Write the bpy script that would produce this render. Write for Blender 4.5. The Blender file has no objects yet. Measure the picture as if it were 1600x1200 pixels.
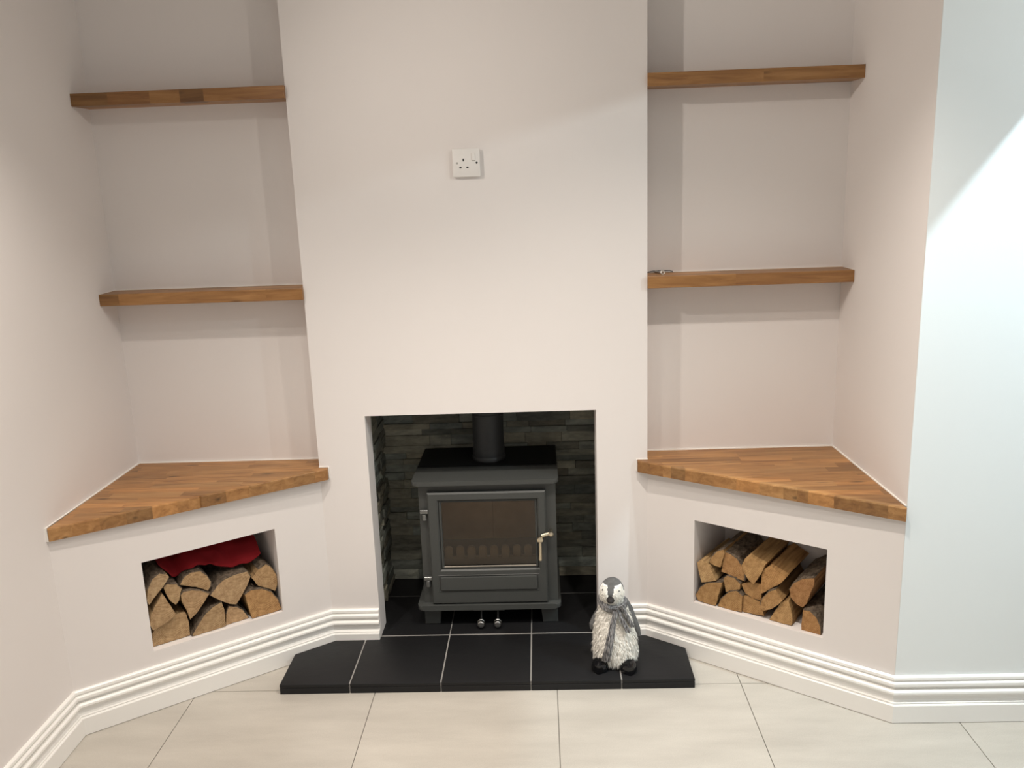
import bpy, bmesh, math, random
from mathutils import Vector, Matrix, noise
R_ = random.Random(7)
scene = bpy.context.scene
C = scene.collection
# ---------------------------------------------------------------- camera
cam_d = bpy.data.cameras.new('camera'); cam = bpy.data.objects.new('camera', cam_d); C.objects.link(cam)
_F = Vector((-0.03548422, 0.97306069, -0.22780205)); _R = Vector((0.99897554, 0.02813067, -0.03544753)); _U = Vector((0.02808437, 0.2288265, 0.97306202))
_m = Matrix((( _R.x, _U.x, -_F.x, 0.7741), (_R.y, _U.y, -_F.y, -2.817), (_R.z, _U.z, -_F.z, 1.6098), (0, 0, 0, 1)))
cam.matrix_world = _m
cam_d.sensor_width = 36; cam_d.lens = 1358.2/1600*36; cam_d.clip_start = .02
scene.camera = cam
# ---------------------------------------------------------------- world, lights, exposure
w = bpy.data.worlds.new('world'); scene.world = w; w.use_nodes = True
w.node_tree.nodes['Background'].inputs[0].default_value = (1.0, .96, .93, 1)
w.node_tree.nodes['Background'].inputs[1].default_value = .42
vs = scene.view_settings; vs.view_transform = 'Standard'; vs.look = 'None'; vs.gamma = 1; vs.use_curve_mapping = False; vs.exposure = 0.15
CEIL = 2.44
def spot(name, x, y, z, power, col, size=125, blend=1.0, r=.03, tgt=None):
    d = bpy.data.lights.new(name, 'SPOT'); d.energy = power; d.color = col; d.spot_size = math.radians(size); d.spot_blend = blend; d.shadow_soft_size = r
    o = bpy.data.objects.new(name, d); C.objects.link(o); o.location = (x, y, z)
    if tgt: o.rotation_euler = (Vector(tgt)-Vector((x, y, z))).to_track_quat('-Z', 'Y').to_euler()
    return o
WARM = (1.0, .915, .825)
# x, y, power, beam, point the lamp is turned to (None: straight down)
LAMPS = [(-.19, -.95, 68, 103, None), (1.18, -.95, 90, 110, None), (.50, -1.0, 50, 100, None),  # the middle lamp is added to brighten the chimney breast
         (-.45, -1.2, 52, 100, (1.8, -.2, 1.1)), (1.60, -1.2, 24, 78, (-.7, -.2, 1.0)), (.56, -2.1, 18, 130, None)]  # the two turned lamps are added to brighten the alcove side walls
for _x, _y, _p, _s, _t in LAMPS: spot('downlight_lamp', _x, _y, CEIL-.015, _p, WARM, _s, tgt=_t)
spot('cool_lamp', 2.557, -1.0, CEIL-.02, 88, (.70, .90, 1.0), 160, .4, .007)
spot('cool_lamp', 3.4, -1.7, CEIL-.02, 66, (.80, .95, 1.0), 62, .8, .02, (2.25, -.478, 1.55))  # added unseen cool fill for the shaded part of the right wall
# ---------------------------------------------------------------- measures (metres; chimney breast front is y = 0, its left edge x = 0)
W = 1.12; YB = .096; XL = -.672; XR = 1.771; XRD = 1.790; BL = .489; BR = .478
ZW = .676; TW = .040; HH = .034; YH = -.3037
OX0 = .1695; OX1 = .9488; OZ = .853; JD = .10
SK = .1445
# ---------------------------------------------------------------- helpers
WL = {}
def nodes_mat(name):
    m = bpy.data.materials.new(name); m.use_nodes = True
    nt = m.node_tree; b = nt.nodes['Principled BSDF']; return m, nt, b
def N(nt, t, **kw):
    n = nt.nodes.new(t)
    for k, v in kw.items():
        if k in n.inputs.keys(): n.inputs[k].default_value = v
        else: setattr(n, k, v)
    return n
def bump(nt, b, h, s, d=.002):
    n = N(nt, 'ShaderNodeBump'); n.inputs['Strength'].default_value = s; n.inputs['Distance'].default_value = d
    nt.links.new(h, n.inputs['Height']); nt.links.new(n.outputs[0], b.inputs['Normal'])
def mat(name, col, rough=.5, metal=0, spec=.5, bs=0, bscale=200, var=0, vscale=8, bd=.001, sheen=0):
    m, nt, b = nodes_mat(name)
    b.inputs['Base Color'].default_value = (*col, 1); b.inputs['Roughness'].default_value = rough; b.inputs['Metallic'].default_value = metal
    b.inputs['Specular IOR Level'].default_value = spec
    tc = N(nt, 'ShaderNodeTexCoord')
    if bs:
        n = N(nt, 'ShaderNodeTexNoise', Scale=bscale, Detail=3.0); nt.links.new(tc.outputs['Object'], n.inputs['Vector']); bump(nt, b, n.outputs['Fac'], bs, bd)
    if var:
        n = N(nt, 'ShaderNodeTexNoise', Scale=vscale, Detail=4.0); nt.links.new(tc.outputs['Object'], n.inputs['Vector'])
        r = N(nt, 'ShaderNodeMapRange'); r.inputs[1].default_value = .3; r.inputs[2].default_value = .7; r.inputs[3].default_value = 1-var; r.inputs[4].default_value = 1+var
        nt.links.new(n.outputs['Fac'], r.inputs[0])
        x = N(nt, 'ShaderNodeVectorMath', operation='SCALE'); x.inputs[0].default_value = col; nt.links.new(r.outputs[0], x.inputs['Scale']); nt.links.new(x.outputs[0], b.inputs['Base Color'])
    return m
def colored(m_nt_b, gain_socket=None):
    pass
def finish(o, bm, m, parent=None, smooth=False, loc=None):
    if parent is not None:
        pl = WL[parent.name]
    else: pl = Vector((0, 0, 0))
    wl = Vector(loc) if loc is not None else (pl.copy() if parent is not None else Vector((0, 0, 0)))
    bmesh.ops.translate(bm, verts=bm.verts, vec=-wl)
    me = o.data; bm.to_mesh(me); bm.free()
    for mm in (m if isinstance(m, (list, tuple)) else [m]): me.materials.append(mm)
    if smooth:
        for p in me.polygons: p.use_smooth = True
        try: me.set_sharp_from_angle(angle=math.radians(smooth if smooth is not True else 40))
        except Exception: pass
    C.objects.link(o); o.location = wl-pl
    if parent is not None: o.parent = parent
    WL[o.name] = wl
def obj(name, bm, m, parent=None, smooth=False, loc=None, label=None, cat=None, group=None, kind=None, color=None):
    o = bpy.data.objects.new(name, bpy.data.meshes.new(name))
    bmesh.ops.recalc_face_normals(bm, faces=bm.faces)
    finish(o, bm, m, parent, smooth, loc)
    if color is not None: o.color = (*color, 1)
    tag(o, label, cat, group, kind); return o
def tag(o, label=None, cat=None, group=None, kind=None):
    for k, v in (('label', label), ('category', cat), ('group', group), ('kind', kind)):
        if v: o[k] = v
    return o
def thing(name, loc, label, cat, group=None):
    o = bpy.data.objects.new(name, None); C.objects.link(o); o.location = loc; o.empty_display_size = .05
    WL[o.name] = Vector(loc); return tag(o, label, cat, group)
def box(bm, x0, x1, y0, y1, z0, z1, bev=0, seg=1):
    v = [bm.verts.new(p) for p in ((x0,y0,z0),(x1,y0,z0),(x1,y1,z0),(x0,y1,z0),(x0,y0,z1),(x1,y0,z1),(x1,y1,z1),(x0,y1,z1))]
    f = [bm.faces.new([v[i] for i in q]) for q in ((0,3,2,1),(4,5,6,7),(0,1,5,4),(1,2,6,5),(2,3,7,6),(3,0,4,7))]
    if bev: bmesh.ops.bevel(bm, geom=list({e for g in f for e in g.edges}), offset=bev, segments=seg, affect='EDGES', profile=.5)
    return v
def prism(bm, poly, fr, d0, d1, bev=0, seg=1, top=None):
    """poly 2D points; fr(a, b, d) -> 3D; extruded d0..d1; top: other 2D points at d1"""
    top = top or poly
    a = [bm.verts.new(fr(p[0], p[1], d0)) for p in poly]; b = [bm.verts.new(fr(p[0], p[1], d1)) for p in top]
    n = len(poly); fs = [bm.faces.new(a), bm.faces.new(b)]
    fs += [bm.faces.new((a[i], a[(i+1) % n], b[(i+1) % n], b[i])) for i in range(n)]
    if bev: bmesh.ops.bevel(bm, geom=list({e for g in fs for e in g.edges}), offset=bev, segments=seg, affect='EDGES', profile=.5)
    return fs
XY = lambda a, b, d: (a, b, d)
XZ = lambda a, b, d: (a, d, b)
YZ = lambda a, b, d: (d, a, b)
def tube(bm, pts, r, seg=12, cap=True, sx=1, up=None):
    pts = [Vector(p) for p in pts]; rs = r if isinstance(r, (list, tuple)) else [r]*len(pts); rings = []
    for i, p in enumerate(pts):
        t = (pts[min(i+1, len(pts)-1)]-pts[max(i-1, 0)]).normalized()
        u = Vector(up) if up else (Vector((0, 0, 1)) if abs(t.z) < .9 else Vector((0, 1, 0)))
        a = t.cross(u).normalized(); b = t.cross(a).normalized()
        rings.append([bm.verts.new(p+(a*math.cos(q)*sx+b*math.sin(q))*rs[i]) for q in (2*math.pi*k/seg for k in range(seg))])
    for A, B in zip(rings, rings[1:]):
        for k in range(seg): bm.faces.new((A[k], A[(k+1) % seg], B[(k+1) % seg], B[k]))
    if cap: bm.faces.new(rings[0][::-1]); bm.faces.new(rings[-1])
def lathe(bm, prof, c, axis='z', seg=24):
    """prof list of (r, h) along the axis from c"""
    rings = []
    for r, h in prof:
        ring = []
        for k in range(seg):
            q = 2*math.pi*k/seg; a, b = math.cos(q)*max(r, 1e-5), math.sin(q)*max(r, 1e-5)
            ring.append(bm.verts.new((c[0]+a, c[1]+b, c[2]+h) if axis == 'z' else (c[0]+a, c[1]+h, c[2]+b)))
        rings.append(ring)
    for A, B in zip(rings, rings[1:]):
        for k in range(seg): bm.faces.new((A[k], A[(k+1) % seg], B[(k+1) % seg], B[k]))
    bm.faces.new(rings[0][::-1]); bm.faces.new(rings[-1])
NB = bmesh.new
# ---------------------------------------------------------------- materials
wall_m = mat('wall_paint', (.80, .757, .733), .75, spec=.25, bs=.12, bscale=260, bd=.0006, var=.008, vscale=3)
cool_m = mat('wall_paint_cool_lit', (.82, .84, .83), .75, spec=.25, bs=.12, bscale=260, bd=.0006)  # wall paint copy with the right wall's cool light put into its colour
ceil_m = mat('ceiling_paint', (.84, .83, .81), .8)
gloss_w = mat('gloss_white_woodwork', (.90, .885, .85), .32, spec=.5)
caulk_m = mat('white_caulk', (.88, .85, .80), .5)
void_m = mat('dark_board', (.02, .02, .02), .9)
def floor_tile_mat():
    m, nt, b = nodes_mat('porcelain_tile'); tc = N(nt, 'ShaderNodeTexCoord'); oi = N(nt, 'ShaderNodeObjectInfo')
    mp = N(nt, 'ShaderNodeMapping'); mp.inputs['Scale'].default_value = (1.2, 5, 1); mp.inputs['Rotation'].default_value = (0, 0, .35)
    nt.links.new(tc.outputs['Object'], mp.inputs[0])
    n = N(nt, 'ShaderNodeTexNoise', Scale=2.4, Detail=6.0, Roughness=.6); nt.links.new(mp.outputs[0], n.inputs['Vector'])
    r = N(nt, 'ShaderNodeValToRGB'); e = r.color_ramp.elements
    e[0].position = .3; e[0].color = (.465, .432, .382, 1); e[1].position = .72; e[1].color = (.565, .528, .468, 1)
    nt.links.new(n.outputs['Fac'], r.inputs[0])
    sp = N(nt, 'ShaderNodeTexNoise', Scale=320.0, Detail=1.0); nt.links.new(tc.outputs['Object'], sp.inputs['Vector'])
    mr = N(nt, 'ShaderNodeMapRange'); mr.inputs[1].default_value = .3; mr.inputs[2].default_value = .7; mr.inputs[3].default_value = .95; mr.inputs[4].default_value = 1.04
    nt.links.new(sp.outputs['Fac'], mr.inputs[0])
    x = N(nt, 'ShaderNodeVectorMath', operation='SCALE'); nt.links.new(r.outputs[0], x.inputs[0]); nt.links.new(mr.outputs[0], x.inputs['Scale'])
    y = N(nt, 'ShaderNodeVectorMath', operation='MULTIPLY'); nt.links.new(x.outputs[0], y.inputs[0]); nt.links.new(oi.outputs['Color'], y.inputs[1])
    nt.links.new(y.outputs[0], b.inputs['Base Color']); b.inputs['Roughness'].default_value = .33
    return m
tile_m = floor_tile_mat()
grout_m = mat('floor_grout', (.17, .155, .135), .9)
hgrout_m = mat('hearth_grout', (.27, .26, .245), .9)
def hearth_mat():
    m, nt, b = nodes_mat('black_riven_tile'); tc = N(nt, 'ShaderNodeTexCoord'); oi = N(nt, 'ShaderNodeObjectInfo')
    mp = N(nt, 'ShaderNodeMapping'); mp.inputs['Scale'].default_value = (6, 16, 6); mp.inputs['Rotation'].default_value = (0, 0, .5)
    nt.links.new(tc.outputs['Object'], mp.inputs[0])
    n = N(nt, 'ShaderNodeTexNoise', Scale=1.2, Detail=7.0, Roughness=.6, Distortion=.6); nt.links.new(mp.outputs[0], n.inputs['Vector'])
    b.inputs['Base Color'].default_value = (.010, .010, .011, 1); b.inputs['Roughness'].default_value = .5
    b.inputs['Specular IOR Level'].default_value = .3
    bump(nt, b, n.outputs['Fac'], .35, .004)
    return m
hearth_m = hearth_mat()
def oak_mat():
    m, nt, b = nodes_mat('oiled_oak'); tc = N(nt, 'ShaderNodeTexCoord'); oi = N(nt, 'ShaderNodeObjectInfo')
    ad = N(nt, 'ShaderNodeVectorMath', operation='ADD')
    rs = N(nt, 'ShaderNodeVectorMath', operation='SCALE'); rs.inputs['Scale'].default_value = 31.0
    nt.links.new(oi.outputs['Color'], rs.inputs[0]); nt.links.new(tc.outputs['Object'], ad.inputs[0]); nt.links.new(rs.outputs[0], ad.inputs[1])
    mp = N(nt, 'ShaderNodeMapping'); mp.inputs['Scale'].default_value = (3.0, 34, 34); nt.links.new(ad.outputs[0], mp.inputs[0])
    n = N(nt, 'ShaderNodeTexNoise', Scale=1.6, Detail=6.0, Roughness=.62, Distortion=.7); nt.links.new(mp.outputs[0], n.inputs['Vector'])
    r = N(nt, 'ShaderNodeValToRGB'); e = r.color_ramp.elements
    e[0].position = .25; e[0].color = (.185, .080, .026, 1); e[1].position = .75; e[1].color = (.455, .245, .094, 1)
    e2 = e.new(.5); e2.color = (.325, .162, .055, 1)
    nt.links.new(n.outputs['Fac'], r.inputs[0])
    kn = N(nt, 'ShaderNodeTexVoronoi', Scale=1.0); mk = N(nt, 'ShaderNodeMapping'); mk.inputs['Scale'].default_value = (5.0, 22, 22)
    nt.links.new(ad.outputs[0], mk.inputs[0]); nt.links.new(mk.outputs[0], kn.inputs['Vector'])
    kr = N(nt, 'ShaderNodeMapRange'); kr.inputs[1].default_value = .04; kr.inputs[2].default_value = .16; kr.inputs[3].default_value = .35; kr.inputs[4].default_value = 1
    nt.links.new(kn.outputs['Distance'], kr.inputs[0])
    y = N(nt, 'ShaderNodeVectorMath', operation='MULTIPLY'); nt.links.new(r.outputs[0], y.inputs[0]); nt.links.new(oi.outputs['Color'], y.inputs[1])
    z = N(nt, 'ShaderNodeVectorMath', operation='SCALE'); nt.links.new(y.outputs[0], z.inputs[0]); nt.links.new(kr.outputs[0], z.inputs['Scale'])
    nt.links.new(z.outputs[0], b.inputs['Base Color']); b.inputs['Roughness'].default_value = .42
    bump(nt, b, n.outputs['Fac'], .12, .001)
    return m
oak_m = oak_mat()
def slate_mat():
    m, nt, b = nodes_mat('split_slate'); tc = N(nt, 'ShaderNodeTexCoord'); oi = N(nt, 'ShaderNodeObjectInfo')
    n = N(nt, 'ShaderNodeTexNoise', Scale=14.0, Detail=8.0, Roughness=.65); mp = N(nt, 'ShaderNodeMapping'); mp.inputs['Scale'].default_value = (1, 1, 3.2)
    nt.links.new(tc.outputs['Object'], mp.inputs[0]); nt.links.new(mp.outputs[0], n.inputs['Vector'])
    r = N(nt, 'ShaderNodeValToRGB'); e = r.color_ramp.elements
    e[0].position = .3; e[0].color = (.16, .168, .145, 1); e[1].position = .72; e[1].color = (.40, .405, .335, 1)
    nt.links.new(n.outputs['Fac'], r.inputs[0])
    y = N(nt, 'ShaderNodeVectorMath', operation='MULTIPLY'); nt.links.new(r.outputs[0], y.inputs[0]); nt.links.new(oi.outputs['Color'], y.inputs[1])
    nt.links.new(y.outputs[0], b.inputs['Base Color']); b.inputs['Roughness'].default_value = .7; bump(nt, b, n.outputs['Fac'], .7, .006)
    return m
slate_m = slate_mat()
def log_mats():
    out = []
    for kind in ('end', 'side', 'bark'):
        m, nt, b = nodes_mat('log_'+kind); tc = N(nt, 'ShaderNodeTexCoord'); oi = N(nt, 'ShaderNodeObjectInfo')
        mp = N(nt, 'ShaderNodeMapping'); nt.links.new(tc.outputs['Object'], mp.inputs[0])
        if kind == 'end':
            # growth rings round a pith below the piece
            of = N(nt, 'ShaderNodeVectorMath', operation='ADD'); of.inputs[1].default_value = (.008, 0, .045)
            nz = N(nt, 'ShaderNodeTexNoise', Scale=22.0, Detail=4.0); nt.links.new(tc.outputs['Object'], nz.inputs['Vector'])
            sc = N(nt, 'ShaderNodeVectorMath', operation='SCALE'); sc.inputs['Scale'].default_value = .016; nt.links.new(nz.outputs['Color'], sc.inputs[0])
            a2 = N(nt, 'ShaderNodeVectorMath', operation='ADD'); nt.links.new(tc.outputs['Object'], of.inputs[0]); nt.links.new(of.outputs[0], a2.inputs[0]); nt.links.new(sc.outputs[0], a2.inputs[1])
            mu = N(nt, 'ShaderNodeVectorMath', operation='MULTIPLY'); mu.inputs[1].default_value = (1, 0, 1); nt.links.new(a2.outputs[0], mu.inputs[0])
            ln = N(nt, 'ShaderNodeVectorMath', operation='LENGTH'); nt.links.new(mu.outputs[0], ln.inputs[0])
            ml = N(nt, 'ShaderNodeMath', operation='MULTIPLY'); ml.inputs[1].default_value = 1400; nt.links.new(ln.outputs['Value'], ml.inputs[0])
            sn = N(nt, 'ShaderNodeMath', operation='SINE'); nt.links.new(ml.outputs[0], sn.inputs[0])
            n2 = N(nt, 'ShaderNodeTexNoise', Scale=55.0, Detail=8.0, Roughness=.7); nt.links.new(tc.outputs['Object'], n2.inputs['Vector'])
            s2 = N(nt, 'ShaderNodeMath', operation='MULTIPLY_ADD'); s2.inputs[1].default_value = .10; nt.links.new(sn.outputs[0], s2.inputs[0]); nt.links.new(n2.outputs['Fac'], s2.inputs[2])
            cols = ((.27, .165, .085), (.56, .40, .235)); src = s2.outputs[0]
        elif kind == 'side':
            mp.inputs['Scale'].default_value = (110, 7, 110); n2 = N(nt, 'ShaderNodeTexNoise', Scale=1.0, Detail=5.0); nt.links.new(mp.outputs[0], n2.inputs['Vector'])
            cols = ((.20, .125, .065), (.50, .36, .205)); src = n2.outputs['Fac']
        else:
            mp.inputs['Scale'].default_value = (85, 40, 85); n2 = N(nt, 'ShaderNodeTexNoise', Scale=1.0, Detail=7.0, Roughness=.7); nt.links.new(mp.outputs[0], n2.inputs['Vector'])
            cols = ((.03, .022, .016), (.26, .20, .145)); src = n2.outputs['Fac']
        r = N(nt, 'ShaderNodeValToRGB'); e = r.color_ramp.elements; e[0].position = .3; e[1].position = .72; e[0].color = (*cols[0], 1); e[1].color = (*cols[1], 1)
        nt.links.new(src, r.inputs[0]); y = N(nt, 'ShaderNodeVectorMath', operation='MULTIPLY'); nt.links.new(r.outputs[0], y.inputs[0]); nt.links.new(oi.outputs['Color'], y.inputs[1])
        nt.links.new(y.outputs[0], b.inputs['Base Color']); b.inputs['Roughness'].default_value = .85; b.inputs['Specular IOR Level'].default_value = .2
        bump(nt, b, src, .9 if kind == 'bark' else .4, .004 if kind == 'bark' else .0015)
        out.append(m)
    return out
logend_m, logside_m, bark_m = log_mats()
stove_m = mat('grey_stove_paint', (.058, .061, .058), .45, spec=.45, bs=.15, bscale=600, bd=.0004)
stove_top_m = mat('matt_black_hotplate', (.008, .008, .008), .6, spec=.3)
flue_m = mat('flue_paint', (.042, .044, .045), .5, spec=.4)
brass_m = mat('satin_nickel', (.72, .63, .47), .28, metal=1)
steel_m = mat('brushed_steel', (.42, .42, .41), .3, metal=1)
hinge_m = mat('hinge_steel', (.22, .225, .22), .35, metal=.8)
liner_m = mat('firebrick', (.52, .37, .23), .9, bs=.3, bscale=60, var=.12, vscale=14)
castiron_m = mat('sooty_cast_iron', (.075, .065, .052), .6, bs=.3, bscale=80)
def glass_mat():
    m, nt, b = nodes_mat('smoked_glass'); nt.nodes.remove(b); out = nt.nodes['Material Output']
    t = N(nt, 'ShaderNodeBsdfTransparent'); t.inputs[0].default_value = (.86, .80, .72, 1)
    g = N(nt, 'ShaderNodeBsdfGlossy'); g.inputs['Roughness'].default_value = .04; g.inputs[0].default_value = (.8, .8, .8, 1)
    f = N(nt, 'ShaderNodeFresnel'); f.inputs[0].default_value = 1.5
    x = N(nt, 'ShaderNodeMixShader'); nt.links.new(f.outputs[0], x.inputs[0]); nt.links.new(t.outputs[0], x.inputs[1]); nt.links.new(g.outputs[0], x.inputs[2]); nt.links.new(x.outputs[0], out.inputs[0])
    return m
glass_m = glass_mat()
plastic_m = mat('white_plastic', (.80, .775, .745), .3)
black_m = mat('black_plastic', (.012, .012, .012), .4)
screw_m = mat('screw_metal', (.62, .60, .56), .3, metal=1)
red_m = mat('red_fabric', (.18, .007, .010), .85, spec=.15, bs=.3, bscale=500, bd=.0006)
# ---------------------------------------------------------------- the room
def wall_box(name, *a, m=None):
    bm = NB(); box(bm, *a); return obj(name, bm, m or wall_m, kind='structure')
# diagonal frames: u along from the chimney corner to the side wall, d behind the face, z up
_aL = math.atan2(BL, -XL); tL = Vector((-math.cos(_aL), -math.sin(_aL), 0)); nL = Vector((-math.sin(_aL), math.cos(_aL), 0)); LL = math.hypot(XL, BL)
_aR = math.atan2(BR, XRD-W); tR = Vector((math.cos(_aR), -math.sin(_aR), 0)); nR = Vector((math.sin(_aR), math.cos(_aR), 0)); LR = math.hypot(XRD-W, BR)
FL = lambda u, z, d: tL*u + nL*d + Vector((0, 0, z))
FR = lambda u, z, d: Vector((W, 0, 0)) + tR*u + nR*d + Vector((0, 0, z))
# floor: grout bed with separate porcelain tiles
bm = NB(); box(bm, -1.0, 4.6, -4.6, .52, -.05, -.0022)
floor = obj('floor', bm, grout_m, kind='structure')
for i in range(-1, 8):
    for j in range(-7, 1):
        x0 = -.394+.5935*i; y0 = -.281+.6*j; x1 = x0+.5935; y1 = min(y0+.6, .5)
        x0 = max(x0, -.99); x1 = min(x1, 4.59)
        if x1-x0 < .1: continue
        bm = NB(); box(bm, x0+.0013, x1-.0013, y0+.0013, y1-.0013, -.0021, 0)
        k = R_.uniform(.97, 1.02)
        obj('tile', bm, tile_m, floor, color=(k, k, k))
bm = NB(); box(bm, -1.0, 4.6, -4.6, .6, CEIL, CEIL+.08); ceiling = obj('ceiling', bm, ceil_m, kind='structure')
# lowered beam over the room's right part
bm = NB(); box(bm, 2.236, 2.356, -4.6, -BR, 2.16, CEIL); obj('trim_1', bm, ceil_m, kind='structure')
LD = ['front left of the chimney breast', 'front right of the chimney breast', 'added as fill before the middle of the chimney breast', 'added as fill turned towards the right alcove', 'added as fill turned towards the left alcove', 'in the middle of the rear row', 'beyond the ceiling beam, near the right wall', 'added beyond the ceiling beam as fill for the right wall']
for (_x, _y), _l in zip([(a[0], a[1]) for a in LAMPS]+[(2.557, -1.0), (3.4, -1.7)], LD):
    t = thing('downlight', (_x, _y, CEIL), 'round white recessed ceiling downlight, '+_l, 'light', 'recessed downlights in the ceiling')
    bm = NB(); lathe(bm, [(.036, 0), (.047, -.001), (.048, -.004), (.042, -.006), (.036, -.004)], (_x, _y, CEIL), seg=28); obj('bezel', bm, gloss_w, t, True)
# walls
bm = NB(); prism(bm, [(XL, YB+.0), (XL-.008, -BL), (XL-.02, -4.6), (XL-.2, -4.6), (XL-.2, YB+.1), (XL, YB+.1)], XY, 0, CEIL); obj('wall_left', bm, wall_m, kind='structure')
wall_box('wall_alcove_left', XL, .0, YB, YB+.08, ZW-TW, CEIL)
wall_box('wall_alcove_right', W, XR+.04, YB, YB+.08, ZW-TW, CEIL)
# right alcove side wall: the end of a thick wall whose face turns the corner to the right
bm = NB(); prism(bm, [(XR, YB), (XRD, -BR+.0005), (XRD+.25, -BR+.0005), (XRD+.25, YB+.08), (XR, YB+.08)], XY, 0, CEIL, 0); obj('wall_right_return', bm, wall_m, kind='structure')
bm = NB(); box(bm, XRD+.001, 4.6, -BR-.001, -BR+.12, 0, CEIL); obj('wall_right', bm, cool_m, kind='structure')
# chimney breast with its opening
bm = NB(); prism(bm, [(0, 0), (OX0, 0), (OX0, OZ), (OX1, OZ), (OX1, 0), (W, 0), (W, CEIL), (0, CEIL)], XZ, 0, JD)
obj('wall_chimney', bm, wall_m, kind='structure')
# diagonal low walls with a log niche each
NLr = (.176, .6005, .193, .497); NRr = (.176, .610, .1975, .4935); ND = .25; WT = .05
def diag_wall(name, fr, L, n, side):
    u0, u1, z0, z1 = n; H = ZW-TW
    bm = NB()
    def ring(d):
        o = [bm.verts.new(fr(*p, d)) for p in ((0, 0), (L, 0), (L, H), (0, H))]; i = [bm.verts.new(fr(*p, d)) for p in ((u0, z0), (u1, z0), (u1, z1), (u0, z1))]; return o, i
    o0, i0 = ring(0); o1, i1 = ring(WT)
    for k in range(4):
        l = (k+1) % 4
        bm.faces.new((o0[k], o0[l], i0[l], i0[k])); bm.faces.new((o1[k], o1[l], i1[l], i1[k])); bm.faces.new((o0[k], o0[l], o1[l], o1[k]))
        bm.faces.new((i0[k], i0[l], i1[l], i1[k]))
    obj(name, bm, wall_m, kind='structure')
    # lined niche behind the opening: five thin boards
    bm = NB(); t = .008
    for a in ((u0-t, u1+t, z0-t, z0), (u0-t, u1+t, z1, z1+t), (u0-t, u0, z0, z1), (u1, u1+t, z0, z1)):
        prism(bm, [(a[0], a[2]), (a[1], a[2]), (a[1], a[3]), (a[0], a[3])], fr, WT, ND)
    prism(bm, [(u0-t, z0-t), (u1+t, z0-t), (u1+t, z1+t), (u0-t, z1+t)], fr, ND, ND+t)
    obj('wall_niche_'+side, bm, wall_m, kind='structure')
diag_wall('wall_diagonal_left', FL, LL+.012, NLr, 'left'); diag_wall('wall_diagonal_right', FR, LR, NRr, 'right')
# fireplace recess: dark backing with split-face slate stones
RX0 = .147; RX1 = .972; RY = .462
for nm, a in (('wall_recess_back', (RX0-.06, RX1+.06, RY+.014, RY+.06, 0, 1.0)), ('wall_recess_left', (RX0-.06, RX0-.014, JD, RY+.014, 0, 1.0)), ('wall_recess_right', (RX1+.014, RX1+.06, JD, RY+.014, 0, 1.0))):
    wr = wall_box(nm, *a, m=void_m)
    side = nm.split('_')[-1]
    z = HH+.001
    while z < .93:
        h = R_.choice((.024, .031, .036, .042)); 
        s, e = (RX0-.014, RX1+.014) if side == 'back' else (JD+.001, RY-.002)
        a = s; first = True
        while a < e-.001:
            L_ = R_.uniform(.07, .22) if side == 'back' else R_.uniform(.08, .2)
            if e-a-L_ < .05: L_ = e-a
            pr = R_.uniform(.002, .013) if side == 'back' else R_.uniform(.0, .016)
            bm = NB(); nx = 4; nz = 2; g = .0007; fv = []
            for iz in range(nz+1):
                row = []
                for ix in range(nx+1):
                    p = a+g+(L_-2*g)*ix/nx; q = z+g+(h-2*g)*iz/nz
                    dd = pr+noise.noise(Vector((p*28, q*60, 3.1 if side == 'back' else 9.7)))*.0045 - (.002 if ix in (0, nx) or iz in (0, nz) else 0)
                    if side == 'back': v = (p, RY-dd, q)
                    elif side == 'left': v = (RX0-.010+dd, p, q)
                    else: v = (RX1+.010-dd, p, q)
                    row.append(bm.verts.new(v))
                fv.append(row)
            for iz in range(nz):
                for ix in range(nx): bm.faces.new((fv[iz][ix], fv[iz][ix+1], fv[iz+1][ix+1], fv[iz+1][ix]))
            # back edge
            rim = [fv[0][i] for i in range(nx+1)]+[fv[j][nx] for j in range(1, nz+1)]+[fv[nz][i] for i in range(nx-1, -1, -1)]+[fv[j][0] for j in range(nz-1, 0, -1)]
            bk = []
            for v in rim:
                c = v.co.copy()
                if side == 'back': c.y = RY+.014
                elif side == 'left': c.x = RX0-.014
                else: c.x = RX1+.014
                bk.append(bm.verts.new(c))
            for i in range(len(rim)):
                l = (i+1) % len(rim); bm.faces.new((rim[i], rim[l], bk[l], bk[i]))
            bm.faces.new(bk)
            k = R_.choice((.62, .8, .9, 1.0, 1.1, 1.3)); t_ = R_.uniform(-.06, .10)
            obj('stone', bm, slate_m, wr, color=(k*(1+t_), k, k*(1-t_)))
            a += L_
        z += h
wall_box('ceiling_recess', RX0-.06, RX1+.06, JD, RY+.06, 1.0, 1.03, m=void_m)
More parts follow.
